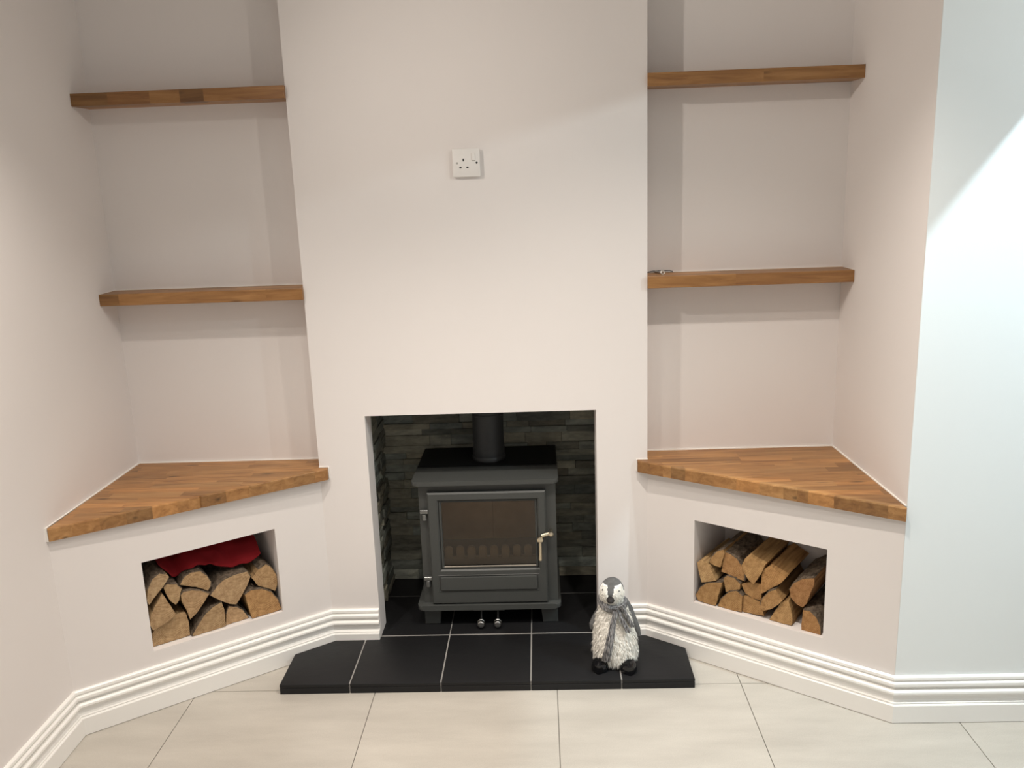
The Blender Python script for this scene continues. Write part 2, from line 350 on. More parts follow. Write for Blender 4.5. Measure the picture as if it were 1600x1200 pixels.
# ---------------------------------------------------------------- skirting boards
PROF = [(0, SK), (.007, SK), (.0105, SK-.003), (.0115, .1345), (.0085, .1305), (.0075, .1290), (.0125, .1275), (.0160, .1240), (.0165, .1170), (.0155, .1140), (.0075, .1130), (.0080, .1050), (.0160, .1035), (.0210, .1000), (.0220, .0945), (.0205, .0912), (.0115, .0885), (.0090, .0800), (.0105, .0700), (.0140, .0655), (.0190, .0640), (.0195, .0622), (.0175, .0607), (.0225, .0596), (.0247, .0570), (.0248, .0530), (.0248, .0018), (0, .0018)]
SP = .0248
def skirting(name, p0, p1, m0, m1, zb0=0):
    """run from p0 to p1 (wall face line), room on the right-hand side; m0, m1 = neighbouring points for mitres (or None)"""
    p0 = Vector(p0); p1 = Vector(p1); d = (p1-p0).normalized(); n = Vector((d.y, -d.x))
    def mit(p, q, endside):
        if q is None: return Vector((0, 0))
        if q == 'return': return None
        q = Vector(q); d2 = ((p-q) if endside == 0 else (q-p)).normalized(); n2 = Vector((d2.y, -d2.x))
        b = (n+n2); b = b/ (b.length_squared/2) ; return b-n
    bm = NB(); rings = []
    for p, m, es in ((p0, m0, 0), (p1, m1, 1)):
        k = mit(p, m, es); ring = []
        for t, z in PROF: ring.append(bm.verts.new((*(p+n*t+k*t), max(z, zb0))))
        rings.append(ring)
    c = len(PROF)
    for i in range(c): 
        l = (i+1) % c; bm.faces.new((rings[0][i], rings[0][l], rings[1][l], rings[1][i]))
    bm.faces.new(rings[0]); bm.faces.new(rings[1])
    return obj(name, bm, gloss_w, kind='structure')
A0 = (XL-.021, -4.5); A1 = (XL-.008, -BL-.006); A2 = (0, 0); A3 = (OX0-.001, 0)
B3 = (OX1+.001, 0); B2 = (W, 0); B1 = (XRD, -BR-.001); B0 = (4.5, -BR-.001)
skirting('baseboard_left', A0, A1, None, A2)
skirting('baseboard_diagonal_left', A1, A2, A0, A3)
skirting('baseboard_chimney_left', A2, A3, A1, None)
skirting('baseboard_chimney_right', B3, B2, None, B1)
skirting('baseboard_diagonal_right', B2, B1, B3, B0)
skirting('baseboard_right', B1, B0, B2, None)
# ---------------------------------------------------------------- polygon clipping (for staves and hearth tiles)
def clip(poly, px, py, nx, ny):
    """keep the side where (p - (px,py)).n >= 0"""
    out = []
    for i in range(len(poly)):
        a, b = poly[i], poly[(i+1) % len(poly)]; da = (a[0]-px)*nx+(a[1]-py)*ny; db = (b[0]-px)*nx+(b[1]-py)*ny
        if da >= 0: out.append(a)
        if (da > 0) != (db > 0) and abs(da-db) > 1e-12 and da*db < 0:
            t = da/(da-db); out.append((a[0]+(b[0]-a[0])*t, a[1]+(b[1]-a[1])*t))
    r = []
    for p in out:
        if not r or math.hypot(p[0]-r[-1][0], p[1]-r[-1][1]) > 1e-5: r.append(p)
    if len(r) > 1 and math.hypot(r[0][0]-r[-1][0], r[0][1]-r[-1][1]) < 1e-5: r.pop()
    return r
def area(p): return abs(sum(p[i][0]*p[(i+1) % len(p)][1]-p[(i+1) % len(p)][0]*p[i][1] for i in range(len(p))))/2
def oakc():
    k = R_.choice((.74, .86, .95, 1.0, 1.08, 1.2)); t = R_.uniform(-.03, .06); return (k*(1+t), k, k*(1-t*1.2))
# ---------------------------------------------------------------- hearth
hearth = thing('hearth', (.56, -.15, 0), 'black tiled hearth slab with cut corners below the stove', 'hearth')
def hearth_outline(p, z_skirt=True):
    # keep in front of the diagonal skirting faces
    p = clip(p, tL.x*0-nL.x*SP, -nL.y*SP, -nL.x, -nL.y)
    p = clip(p, W-nR.x*SP, -nR.y*SP, -nR.x, -nR.y)
    return p
G = .0018
bm = NB()
base = hearth_outline([(-.113+.003, YH+.004), (1.2333-.003, YH+.004), (1.2375-.003, -.001), (-.1135+.003, -.001)]); prism(bm, base, XY, .0, HH-.0012)
box(bm, RX0-.012, RX1+.012, -.001, RY+.010, .0, HH-.0012); obj('grout_bed', bm, hgrout_m, hearth)
jx = [-.113, .1172, .4159, .7084, 1.001, 1.2355]
for i in range(5):
    x0 = jx[i]+(G if i else 0); x1 = jx[i+1]-(G if i < 4 else 0)
    p = hearth_outline([(x0, YH), (x1, YH), (x1, -.0005 if 1 else 0), (x0, -.0005)])
    if i in (1, 2, 3): # may run on to the joint at the breast face
        pass
    bm = NB(); prism(bm, p, XY, HH-.011, HH, .0022, 2); obj('tile', bm, hearth_m, hearth, 35)
    bm = NB(); box(bm, x0, x1, YH+.001, YH+.006, .0, HH-.0125, .001); obj('edge_tile', bm, hearth_m, hearth)
# ends
for xa, xb in ((-.112, -.107), (1.2285, 1.2335)):
    yb_ = -.105
    bm = NB(); box(bm, xa, xb, YH+.006, yb_, 0, HH-.0125, .001); obj('edge_tile', bm, hearth_m, hearth)
for (y0, y1) in ((.0045+G, .3057-G), (.3057+G, RY)):
    for x0, x1 in ((RX0-.012, .4159-G), (.4159+G, .7084-G), (.7084+G, RX1+.012)):
        bm = NB()
        if y0 < .1:
            p = [(max(x0, OX0), y0), (min(x1, OX1), y0), (min(x1, OX1), JD+.0005), (x1, JD+.0005), (x1, y1), (x0, y1), (x0, JD+.0005), (max(x0, OX0), JD+.0005)]
            q = []
            for v in p:
                if not q or math.hypot(v[0]-q[-1][0], v[1]-q[-1][1]) > 1e-4: q.append(v)
            # drop collinear repeats
            q = [v for k, v in enumerate(q) if abs((q[k][0]-q[k-1][0])*(q[(k+1) % len(q)][1]-q[k][1])-(q[k][1]-q[k-1][1])*(q[(k+1) % len(q)][0]-q[k][0])) > 1e-9]
            prism(bm, q, XY, HH-.011, HH)
        else: box(bm, x0, x1, y0, y1, HH-.011, HH, .001)
        obj('tile', bm, hearth_m, hearth)
# ---------------------------------------------------------------- oak worktops and shelves
def worktop(side):
    if side == 'left': t, n, O, L, xs, lab = tL, nL, Vector((0, 0, 0)), LL, -1, 'oak block worktop on the low wall left of the chimney breast'
    else: t, n, O, L, xs, lab = tR, nR, Vector((W, 0, 0)), LR, 1, 'oak block worktop on the low wall right of the chimney breast'
    wt = thing('worktop', tuple(O+t*L/2+Vector((0, .05, ZW-TW))), lab, 'worktop')
    # front edge from the nose at the breast to the end at the side wall (nearly parallel to the low wall)
    pA, pB = ((.034, -.015), (-.670, -.503)) if side == 'left' else ((1.086, -.016), (1.783, -.495))
    tt = (Vector(pB)-Vector(pA)).normalized(); f0 = Vector((*pA, 0)); n = Vector((tt.y, -tt.x, 0)) if side == 'left' else Vector((-tt.y, tt.x, 0))
    if n.y < 0: n = -n
    edge_x = XL-.004 if side == 'left' else 1.7835
    corner = O.x - xs*(.031 if side == 'left' else .034)
    rows = [(.0, .048), (.048, YB-.001)]; y = 0
    while y > -.56: rows.append((y-.0425, y)); y -= .0425
    for (ya, yb) in rows:
        front_zone = yb <= 0.0001
        xi = corner if front_zone else O.x+xs*.001
        xo = edge_x
        a, b = sorted((xi, xo)); x = a - R_.uniform(0, .28)
        while x < b:
            l_ = R_.uniform(.16, .36); x0, x1 = max(x, a), min(x+l_, b); x += l_
            if x1-x0 < .002: continue
            p = [(x0, ya), (x1, ya), (x1, yb), (x0, yb)]
            p = clip(p, f0.x, f0.y, n.x, n.y)
            if front_zone:   # worktop returns in front of the breast: nose no deeper than the breast face
                p = clip(p, 0, -.0008, 0, -1) if False else p
            # stay off the side wall
            if side == 'left': p = clip(p, XL+.0012, 0, 1, 0) if not front_zone else clip(p, XL+.0012, 0, 1, 0)
            if len(p) < 3 or area(p) < 4e-5: continue
            # worktop must not enter the right side wall, except its front nose
            if side == 'right': p = clip(p, XR-.001, YB, -1/1.0, -(XRD-XR)/(YB+BR)) if yb > -.40 else clip(p, XRD+.010, 0, -1, 0)
            if len(p) < 3 or area(p) < 4e-5: continue
            onf = [abs((v[0]-f0.x)*n.x+(v[1]-f0.y)*n.y) < 1e-4 for v in p]
            mid = p; top = [(v[0]+n.x*.0035, v[1]+n.y*.0035) if o else v for v, o in zip(p, onf)]
            bm = NB(); fs = []
            rings = [[bm.verts.new((v[0], v[1], z)) for v in q] for q, z in ((p, ZW-TW), (mid, ZW-.004), ([((a_[0]*2+b_[0])/3, (a_[1]*2+b_[1])/3) for a_, b_ in zip(mid, top)], ZW-.0012), (top, ZW))]
            for A, B in zip(rings, rings[1:]):
                for k in range(len(A)): bm.faces.new((A[k], A[(k+1) % len(A)], B[(k+1) % len(A)], B[k]))
            bm.faces.new(rings[0][::-1]); bm.faces.new(rings[-1])
            obj('stave', bm, oak_m, wt, color=oakc())
    # white sealant along the walls
    bm = NB()
    a, b = (XL, 0) if side == 'left' else (W, XR)
    box(bm, a, b, YB-.0045, YB, ZW, ZW+.003)
    if side == 'left':
        prism(bm, [(XL, YB), (XL+.0045, YB-.0045), (XL-.002, -BL-.012), (XL-.0065, -BL-.012)], XY, ZW, ZW+.003)
        prism(bm, [(XL-.0085, -BL-.008), (XL-.001, -BL-.008), (XL-.001, -BL-.014), (XL-.0085, -BL-.014)], XY, ZW-TW, ZW+.002)
        box(bm, -.001, .034, -.003, 0, ZW, ZW+.003); box(bm, .0315, .0345, -.006, 0, ZW-TW+.001, ZW+.001)
    else:
        prism(bm, [(XR, YB), (XR-.0045, YB-.0045), (XRD-.0045, -BR), (XRD, -BR)], XY, ZW, ZW+.003)
        box(bm, W-.034, W+.001, -.003, 0, ZW, ZW+.003); box(bm, W-.0375, W-.0345, -.006, 0, ZW-TW+.001, ZW+.001)
    obj('sealant_bead', bm, caulk_m, wt, label='white sealant bead along the wall')
worktop('left'); worktop('right')
def shelf(x0, x1, zt, splits, lab, cols):
    TS = .0386; yf = -.015
    t = thing('shelf', ((x0+x1)/2, YB, zt-TS), lab, 'shelf', 'oak alcove shelves')
    xs_ = [x0]+splits+[x1]
    for i in range(len(xs_)-1):
        bm = NB(); v = box(bm, xs_[i], xs_[i+1], yf, yf+.045, zt-TS, zt)
        bm.edges.ensure_lookup_table()
        es = [e for e in bm.edges if all(abs(q.co.y-yf) < 1e-6 for q in e.verts) and abs(e.verts[0].co.z-e.verts[1].co.z) < 1e-6]
        bmesh.ops.bevel(bm, geom=es, offset=.002, segments=2, affect='EDGES', profile=.5)
        c = cols[i % len(cols)]; obj('stave', bm, oak_m, t, color=(c[0], c[1], c[2]))
    for ya, yb in ((yf+.045, yf+.085), (yf+.085, YB)):
        c = [x0, x0+(x1-x0)*R_.uniform(.3, .45), x0+(x1-x0)*R_.uniform(.62, .8), x1]
        for a, b in zip(c, c[1:]):
            bm = NB(); box(bm, a, b, ya, yb, zt-TS, zt); obj('stave', bm, oak_m, t, color=oakc())
    bm = NB(); box(bm, x0, x1, YB-.003, YB, zt, zt+.0022)
    s = x1 if x0 > .5 else x0; sg = -1 if x0 > .5 else 1
    box(bm, min(s, s+sg*.002), max(s, s+sg*.002), yf, YB, zt, zt+.002)
    obj('sealant_bead', bm, caulk_m, t, label='white sealant bead along the wall')
    return t
shelf(XL-.001, 0, 1.9217, [-.556, -.423, -.328, -.253], 'upper oak shelf in the left alcove', [(.62, .60, .56), (.76, .70, .66), (.95, .93, .88), (.56, .53, .5), (.92, .88, .84)])
shelf(XL-.001, 0, 1.2933, [-.608, -.12], 'lower oak shelf in the left alcove, above the worktop', [(.8, .8, .76), (1.05, 1.02, .97), (.92, .87, .8)])
shelf(W, XR+.003, 1.9141, [1.47], 'upper oak shelf in the right alcove', [(1.0, .99, .96), (.95, .94, .9)])
shelf(W, XR+.003, 1.2946, [1.40], 'lower oak shelf in the right alcove, with small metal fitting', [(.95, .92, .86), (.9, .86, .82)])
# ---------------------------------------------------------------- stove
st = thing('stove', (.56, .25, HH), 'grey wood-burning stove with glass door in the chimney opening', 'stove')
SX0, SX1, SY0, SY1 = .322, .808, .080, .425
def SO(name, bm, m, smooth=False, parent=None, label=None): return obj(name, bm, m, parent or st, smooth, label=label)
bm = NB()
box(bm, SX0, SX0+.012, SY0, SY1, .122, .580); box(bm, SX1-.012, SX1, SY0, SY1, .122, .580)
box(bm, SX0+.012, SX1-.012, SY1-.012, SY1, .122, .580); box(bm, SX0+.012, SX1-.012, SY0, SY1-.012, .122, .134); box(bm, SX0+.012, SX1-.012, SY0, SY1-.012, .568, .580)
# front frame round the door opening
for a in ((SX0+.012, .385, .134, .568), (.745, SX1-.012, .134, .568), (.385, .745, .134, .250), (.385, .745, .525, .568)):
    box(bm, a[0], a[1], SY0, SY0+.012, a[2], a[3])
SO('body', bm, stove_m)
def rrect(x0, x1, y0, y1, r, corners=(1, 1, 1, 1), n=5):
    out = []
    for k, (cx, cy, a0) in enumerate(((x0+r, y0+r, 180), (x1-r, y0+r, 270), (x1-r, y1-r, 0), (x0+r, y1-r, 90))):
        if corners[k]:
            for i in range(n+1):
                a = math.radians(a0+90*i/n); out.append((cx+r*math.cos(a), cy+r*math.sin(a)))
        else: out.append(((x0, x1, x1, x0)[k], (y0, y0, y1, y1)[k]))
    return out
bm = NB(); prism(bm, rrect(.303, .818, .048, .437, .018, (1, 1, 0, 0)), XY, .580, .596, .003, 2); SO('top_plate', bm, stove_m, 35)
bm = NB(); box(bm, .306, .815, .205, .436, .5962, .5985, .0008); SO('hotplate', bm, stove_top_m, label='matt black hotplate behind the grey front band')
bm = NB(); prism(bm, rrect(.298, .818, .050, .437, .020, (1, 1, 0, 0)), XY, .103, .122, .004, 2); SO('base_plate', bm, stove_m, 35)
for (x0, x1, s) in ((.318, .374, 1), (.750, .806, -1)):
    for y0, y1 in ((.083, .118), (.370, .405)):
        bm = NB(); ax = (x0, x1); tp = [(x0, x1+.006) if s > 0 else (x0-.006, x1)][0]
        prism(bm, [(tp[0], .103), (tp[1], .103), (x1 if s > 0 else x1, HH), (x0, HH)], XZ, y0, y1, .002, 1); SO('leg', bm, stove_m)
bead_m = mat('dull_bead_metal', (.42, .38, .32), .5, metal=.6)
# door: frame with rebated glass
dr_bm = NB()
def frame(bm, o, i, y0, y1, ch=.004):
    (a0, a1, c0, c1), (b0, b1, e0, e1) = o, i
    P = lambda q, y: [bm.verts.new((q[0], y, q[2])), bm.verts.new((q[1], y, q[2])), bm.verts.new((q[1], y, q[3])), bm.verts.new((q[0], y, q[3]))]
    sh = lambda q, d: (q[0]+d, q[1]-d, q[2]+d, q[3]-d)
    R = [P(o, y1), P(o, y0+ch), P(sh(o, ch), y0), P(sh(i, -ch), y0), P(i, y0+ch), P(i, y1)]
    for A, B in zip(R, R[1:]+R[:1]):
        for k in range(4): bm.faces.new((A[k], A[(k+1) % 4], B[(k+1) % 4], B[k]))
frame(dr_bm, (.354, .772, .125, .550), (.392, .742, .258, .519), .058, .0795, .005)
door = SO('door', dr_bm, stove_m)
bm = NB(); frame(bm, (.3918, .7422, .2578, .5192), (.402, .733, .268, .511), .066, .078, .003); SO('glazing_frame', bm, stove_m, parent=door)
bm = NB(); box(bm, .4025, .7325, .0645, .0665, .2650, .2690, .0006); SO('glazing_bead', bm, bead_m, parent=door, label='bright metal strip under the glass')
bm = NB(); box(bm, .401, .734, .0695, .0725, .267, .512); SO('glass', bm, glass_m, parent=door, label='brown tinted glass pane')
bm = NB(); frame(bm, (.380, .742, .173, .238), (.384, .738, .177, .234), .0565, .0585, .0008); box(bm, .3865, .7355, .0520, .0582, .179, .233, .0035, 2); SO('lower_panel', bm, stove_m, parent=door)
for z in (.467, .212):
    bm = NB(); box(bm, .326, .356, .062, .0795, z+.004, z+.018, .002); lathe(bm, [(.007, -.020), (.0085, -.018), (.0085, .002), (.0065, .003)], (.341, .066, z), 'z', 14); SO('hinge', bm, hinge_m, 35, door)
bm = NB(); tube(bm, [(.749, .0585, .375), (.749, .045, .375)], .006, 14); lathe(bm, [(.004, -.012), (.0105, -.010), (.0115, -.006), (.0105, 0), (.005, .004)], (.749, .044, .375), 'y', 20)
tube(bm, [(.749, .038, .368), (.749, .036, .345), (.748, .034, .300)], [.0052, .0056, .0064], 12)
hd = SO('handle', bm, brass_m, 40, door, 'satin metal door handle')
bm = NB(); tube(bm, [(.755, .048, .385), (.786, .048, .394)], .0072, 12, sx=.7); lathe(bm, [(.004, -.010), (.0085, -.008), (.0095, -.003), (.0085, .003), (.006, .030)], (.788, .048, .393), 'y', 18)
SO('latch_bar', bm, brass_m, 40, hd)
retain_m = mat('worn_cast_iron', (.20, .17, .125), .5, bs=.3, bscale=80)
# firebox behind the glass
bm = NB()
for x0, x1 in ((.336, .5635), (.5645, .794)): box(bm, x0, x1, .385, .410, .20, .560, .002)
SO('rear_firebrick', bm, liner_m)
bm = NB(); box(bm, .335, .350, .10, .384, .20, .560, .001); box(bm, .780, .795, .10, .384, .20, .560, .001); SO('side_firebrick', bm, liner_m)
bm = NB(); box(bm, .340, .790, .11, .384, .225, .237)
SO('grate', bm, castiron_m)
bm = NB(); box(bm, .352, .778, .128, .138, .238, .277, .002)
for k in range(10):
    x = .372+k*.0415
    prism(bm, [(x-.0145, .270)]+[(x+.0145*math.cos(math.radians(180-a)), .306+.0145*math.sin(math.radians(180-a))) for a in range(0, 181, 20)]+[(x+.0145, .270)], XZ, .124, .134, .002, 1)
SO('log_retainer', bm, retain_m, label='row of rounded cast fingers behind the glass')
rod_m = mat('dark_rod_metal', (.03, .03, .03), .5, metal=.4)
# air controls under the base
bm = NB(); box(bm, .500, .612, .060, .075, .094, .103, .001); SO('air_bracket', bm, stove_m)
for x in (.526, .5865):
    bm = NB(); tube(bm, [(x+.002, .072, .096), (x+.001, .066, .075), (x, .064, .055)], .0035, 10); tube(bm, [(x, .085, .0515), (x, .054, .0515)], .005, 10); SO('air_control_rod', bm, rod_m, 40)
    bm = NB(); lathe(bm, [(.007, -.019), (.0100, -.0185), (.0118, -.017), (.0135, -.014), (.0138, -.006), (.0128, -.005), (.0128, -.003), (.0138, -.002), (.0138, .001), (.0115, .005), (.006, .007)], (x, .052, .0520), 'y', 28); SO('air_control_knob', bm, steel_m, 35, label='round metal air control knob')
# flue pipe
FX, FY = .565, .300
bm = NB(); lathe(bm, [(.048, 0), (.0610, .0), (.0622, .003), (.0622, .010), (.0600, .014), (.0590, .016), (.0602, .020), (.0602, .040), (.0590, .043), (.0572, .047), (.0572, .168), (.0590, .170), (.0590, .176), (.0575, .178), (.0590, .181), (.0590, .187), (.0575, .190), (.0575, .206), (.0592, .208), (.0592, .213), (.0570, .216), (.0570, .40), (.048, .40)], (FX, FY, .5985), 'z', 48)
flue = SO('flue_pipe', bm, flue_m, 35)
bm = NB(); lathe(bm, [(.003, -.004), (.0045, -.002), (.0045, .003), (.002, .006)], (FX+.003, FY-.0580, .797), 'y', 12); SO('screw', bm, black_m, parent=flue)
# ---------------------------------------------------------------- wall socket
sk = thing('wall_socket', (.5535, 0, 1.669), 'white single switched wall socket on the chimney breast', 'socket')
sx, sz = .5535, 1.669
bm = NB(); box(bm, sx-.0415, sx+.0415, -.007, 0, sz-.0415, sz+.0415, .001); obj('back_box', bm, plastic_m, sk)
bm = NB(); prism(bm, rrect(sx-.043, sx+.043, sz-.043, sz+.043, .003, n=3), XZ, -.014, -.007, .0014, 2); pl = obj('face_plate', bm, plastic_m, sk, 35)
bm = NB(); prism(bm, [(sx+.0185, -.0150), (sx+.0285, -.0150)], XZ, 0, 0) if False else box(bm, sx+.0180, sx+.0285, -.0168, -.0139, sz+.0065, sz+.0285, .001); obj('switch_rocker', bm, plastic_m, sk)
bm = NB(); box(bm, sx+.0182, sx+.0283, -.0146, -.0138, sz+.0045, sz+.0060); obj('rocker_gap', bm, mat('grey_gap', (.18, .17, .16), .6), sk)
for dx, dz, w_, h_ in ((-.0085, .0085, .0042, .0085), (-.0185, -.0145, .0066, .0042), (.0035, -.0145, .0066, .0042)):
    bm = NB(); box(bm, sx+dx-w_/2, sx+dx+w_/2, -.01425, -.0138, sz+dz-h_/2, sz+dz+h_/2); obj('pin_slot', bm, black_m, pl)
bm = NB(); lathe(bm, [(.0030, -.0006), (.0034, .0003)], (sx-.0285, -.0140, sz-.0005), 'y', 18); s1 = obj('screw', bm, screw_m, sk, label='metal screw')
bm = NB(); lathe(bm, [(.0032, -.0004), (.0034, .0003)], (sx+.0330, -.0140, sz-.0010), 'y', 18); s1 = obj('screw', bm, black_m, sk, label='dark screw hole')
# ---------------------------------------------------------------- small metal fitting on the shelf
zt = 1.2946
mf = thing('metal_fitting', (1.170, .040, zt), 'tiny bright metal pin with ringed end, lying on lower shelf of right alcove', 'fitting')
bm = NB(); tube(bm, [(1.156, .090, zt+.004), (1.171, .040, zt+.0045)], .0032, 10); obj('pin', bm, steel_m, mf, 40)
bm = NB(); pts = [(1.174+.0055*math.cos(a), .034+.002*math.sin(a), zt+.0065+.0055*math.sin(a)) for a in (2*math.pi*k/14 for k in range(15))]; tube(bm, pts, .0021, 8, up=(.1, 1, .2)); obj('ring', bm, screw_m, mf, 40)
bm = NB(); tube(bm, [(1.125, .082, zt+.002), (1.15, .088, zt+.006), (1.18, .086, zt+.007), (1.205, .088, zt+.006), (1.215, .086, zt+.002)], .0018, 6); obj('wire', bm, black_m, mf, 40, label='thin dark wire')
# ---------------------------------------------------------------- firewood
LOGS_LEFT = [
 [(0.591, 0.398),(0.574, 0.428),(0.551, 0.441),(0.534, 0.434),(0.523, 0.422),(0.543, 0.397),(0.57, 0.37),(0.594, 0.346),(0.598, 0.361)],
 [(0.543, 0.388),(0.533, 0.396),(0.503, 0.387),(0.489, 0.367),(0.496, 0.351),(0.501, 0.33),(0.513, 0.318),(0.527, 0.334),(0.537, 0.36)],
 [(0.492, 0.378),(0.477, 0.399),(0.452, 0.409),(0.424, 0.406),(0.406, 0.386),(0.395, 0.36),(0.399, 0.343),(0.407, 0.331),(0.434, 0.35),(0.465, 0.366)],
 [(0.405, 0.318),(0.381, 0.343),(0.359, 0.358),(0.324, 0.366),(0.277, 0.366),(0.268, 0.345),(0.282, 0.317),(0.307, 0.282),(0.325, 0.26),(0.347, 0.269),(0.375, 0.29)],
 [(0.263, 0.334),(0.238, 0.359),(0.21, 0.37),(0.19, 0.35),(0.177, 0.318),(0.177, 0.289),(0.188, 0.263),(0.215, 0.282),(0.244, 0.3)],
 [(0.594, 0.311),(0.573, 0.344),(0.551, 0.373),(0.539, 0.347),(0.516, 0.288),(0.544, 0.272),(0.593, 0.255),(0.6, 0.277)],
 [(0.495, 0.346),(0.486, 0.355),(0.459, 0.353),(0.431, 0.342),(0.405, 0.323),(0.424, 0.301),(0.452, 0.269),(0.476, 0.253),(0.484, 0.293),(0.494, 0.323)],
 [(0.595, 0.24),(0.577, 0.261),(0.548, 0.273),(0.507, 0.282),(0.485, 0.28),(0.479, 0.246),(0.48, 0.195),(0.518, 0.194),(0.566, 0.194),(0.598, 0.194)],
 [(0.477, 0.199),(0.457, 0.224),(0.433, 0.253),(0.402, 0.275),(0.371, 0.284),(0.365, 0.254),(0.367, 0.194),(0.403, 0.194),(0.445, 0.194),(0.473, 0.194)],
 [(0.365, 0.194),(0.359, 0.233),(0.348, 0.258),(0.324, 0.248),(0.304, 0.23),(0.288, 0.196),(0.292, 0.194),(0.326, 0.194)],
 [(0.296, 0.288),(0.275, 0.298),(0.236, 0.292),(0.203, 0.268),(0.184, 0.234),(0.176, 0.197),(0.197, 0.194),(0.238, 0.194),(0.28, 0.194),(0.288, 0.234)],
]
LOGS_RIGHT = [
 [(0.181, 0.34),(0.194, 0.352),(0.212, 0.348),(0.23, 0.332),(0.243, 0.307),(0.251, 0.291),(0.227, 0.281),(0.199, 0.271),(0.188, 0.305)],
 [(0.22, 0.346),(0.23, 0.368),(0.249, 0.393),(0.271, 0.404),(0.275, 0.391),(0.267, 0.366),(0.261, 0.338),(0.242, 0.339)],
 [(0.261, 0.32),(0.266, 0.357),(0.273, 0.393),(0.292, 0.39),(0.316, 0.378),(0.332, 0.358),(0.342, 0.333),(0.341, 0.307),(0.314, 0.31),(0.286, 0.317)],
 [(0.335, 0.367),(0.346, 0.393),(0.36, 0.41),(0.383, 0.398),(0.414, 0.387),(0.403, 0.353),(0.377, 0.309),(0.359, 0.322),(0.343, 0.345)],
 [(0.4, 0.348),(0.408, 0.37),(0.428, 0.387),(0.454, 0.374),(0.483, 0.36),(0.466, 0.335),(0.431, 0.306),(0.402, 0.28),(0.399, 0.313)],
 [(0.177, 0.22),(0.195, 0.254),(0.215, 0.272),(0.239, 0.282),(0.273, 0.291),(0.266, 0.261),(0.25, 0.198),(0.217, 0.198),(0.188, 0.2)],
 [(0.273, 0.303),(0.286, 0.315),(0.31, 0.313),(0.331, 0.298),(0.33, 0.278),(0.307, 0.268),(0.282, 0.255),(0.277, 0.28)],
 [(0.331, 0.294),(0.363, 0.307),(0.398, 0.313),(0.401, 0.286),(0.401, 0.254),(0.372, 0.254),(0.345, 0.266)],
 [(0.257, 0.199),(0.268, 0.229),(0.295, 0.261),(0.322, 0.272),(0.342, 0.259),(0.34, 0.201),(0.297, 0.198)],
 [(0.34, 0.257),(0.357, 0.258),(0.38, 0.252),(0.403, 0.247),(0.414, 0.206),(0.374, 0.201),(0.34, 0.199)],
 [(0.403, 0.243),(0.41, 0.272),(0.431, 0.302),(0.453, 0.315),(0.464, 0.299),(0.477, 0.283),(0.462, 0.263),(0.437, 0.24),(0.413, 0.227)],
 [(0.431, 0.199),(0.448, 0.236),(0.469, 0.273),(0.493, 0.286),(0.5, 0.263),(0.508, 0.222),(0.506, 0.2),(0.471, 0.198)],
 [(0.49, 0.318),(0.504, 0.345),(0.533, 0.367),(0.567, 0.377),(0.568, 0.362),(0.559, 0.329),(0.547, 0.284),(0.535, 0.267),(0.512, 0.274),(0.495, 0.292)],
 [(0.538, 0.198),(0.538, 0.231),(0.54, 0.267),(0.561, 0.269),(0.583, 0.252),(0.596, 0.225),(0.598, 0.198),(0.568, 0.198)],
]

LAB_L = ['split log at the far left of the upper row in the left niche', 'smallest narrow split log between two larger ones, left niche', 'half-round log with curved ring pattern just under the red cloth', 'large bark-topped split log under the right half of the red cloth', 'split log leaning against the right side of the left niche, top', 'pointed triangular log face at left side of left niche, middle', 'fan-shaped split log pointing down in the middle of the left niche', 'biggest wedge log in the bottom left corner of the left niche', 'quarter-round log in the middle of the bottom row, left niche', 'small stubby log in the bottom row, left niche', 'orange-brown half-round log in the bottom right corner, left niche']
LAB_R = ['pale narrow split log touching the left side of the right niche', 'small split log topmost at the left in the right niche', 'reddish quarter log with mottled bark back, top row of right niche', 'five-sided split log pointing down, top middle of the right niche', 'large orange log with smooth split top, top row of right niche', 'half-round log in the bottom left corner of the right niche', 'small crooked log between upper and lower rows, right niche', 'thin shell-shaped slice above the bottom row of right niche', 'rounded log second from left in the bottom row, right niche', 'wedge log third from left in the bottom row, right niche', 'tilted lens-shaped log below the large orange log, right niche', 'pale stubby wedge log standing on niche floor, right of centre', 'red-brown log with dark knot, right side of the right niche', 'bark-covered log in the bottom right corner of the right niche']
BARK_L = [(0, 3), (0, 3), (0, 6), (0, 5), (1, 4), None, (0, 4), None, (0, 4), (1, 5), (0, 5)]
BARK_R = [None, (0, 3), (2, 7), None, None, (0, 4), (0, 3), (4, 6), (0, 4), None, (0, 3), None, (0, 3), (2, 6)]
COL_L = [(.97, .97, .95), (1, .97, .9), (.95, .9, .82), (1.0, .97, .93), (1, .93, .82), (.98, .95, .9), (.98, .93, .87), (1, .97, .9), (.93, .91, .86), (1.05, 1, .95), (1.02, .86, .66)]
COL_R = [(1.1, 1.02, .86), (.95, .82, .62), (.92, .74, .55), (1.02, .88, .66), (1.02, .82, .58), (.92, .78, .58), (.88, .76, .58), (.9, .74, .54), (.9, .76, .56), (.93, .78, .58), (.95, .8, .6), (1.02, .9, .7), (.82, .62, .46), (.9, .7, .5)]
LEN_L = [.20, .19, .20, .205, .20, .19, .20, .21, .2, .19, .2]
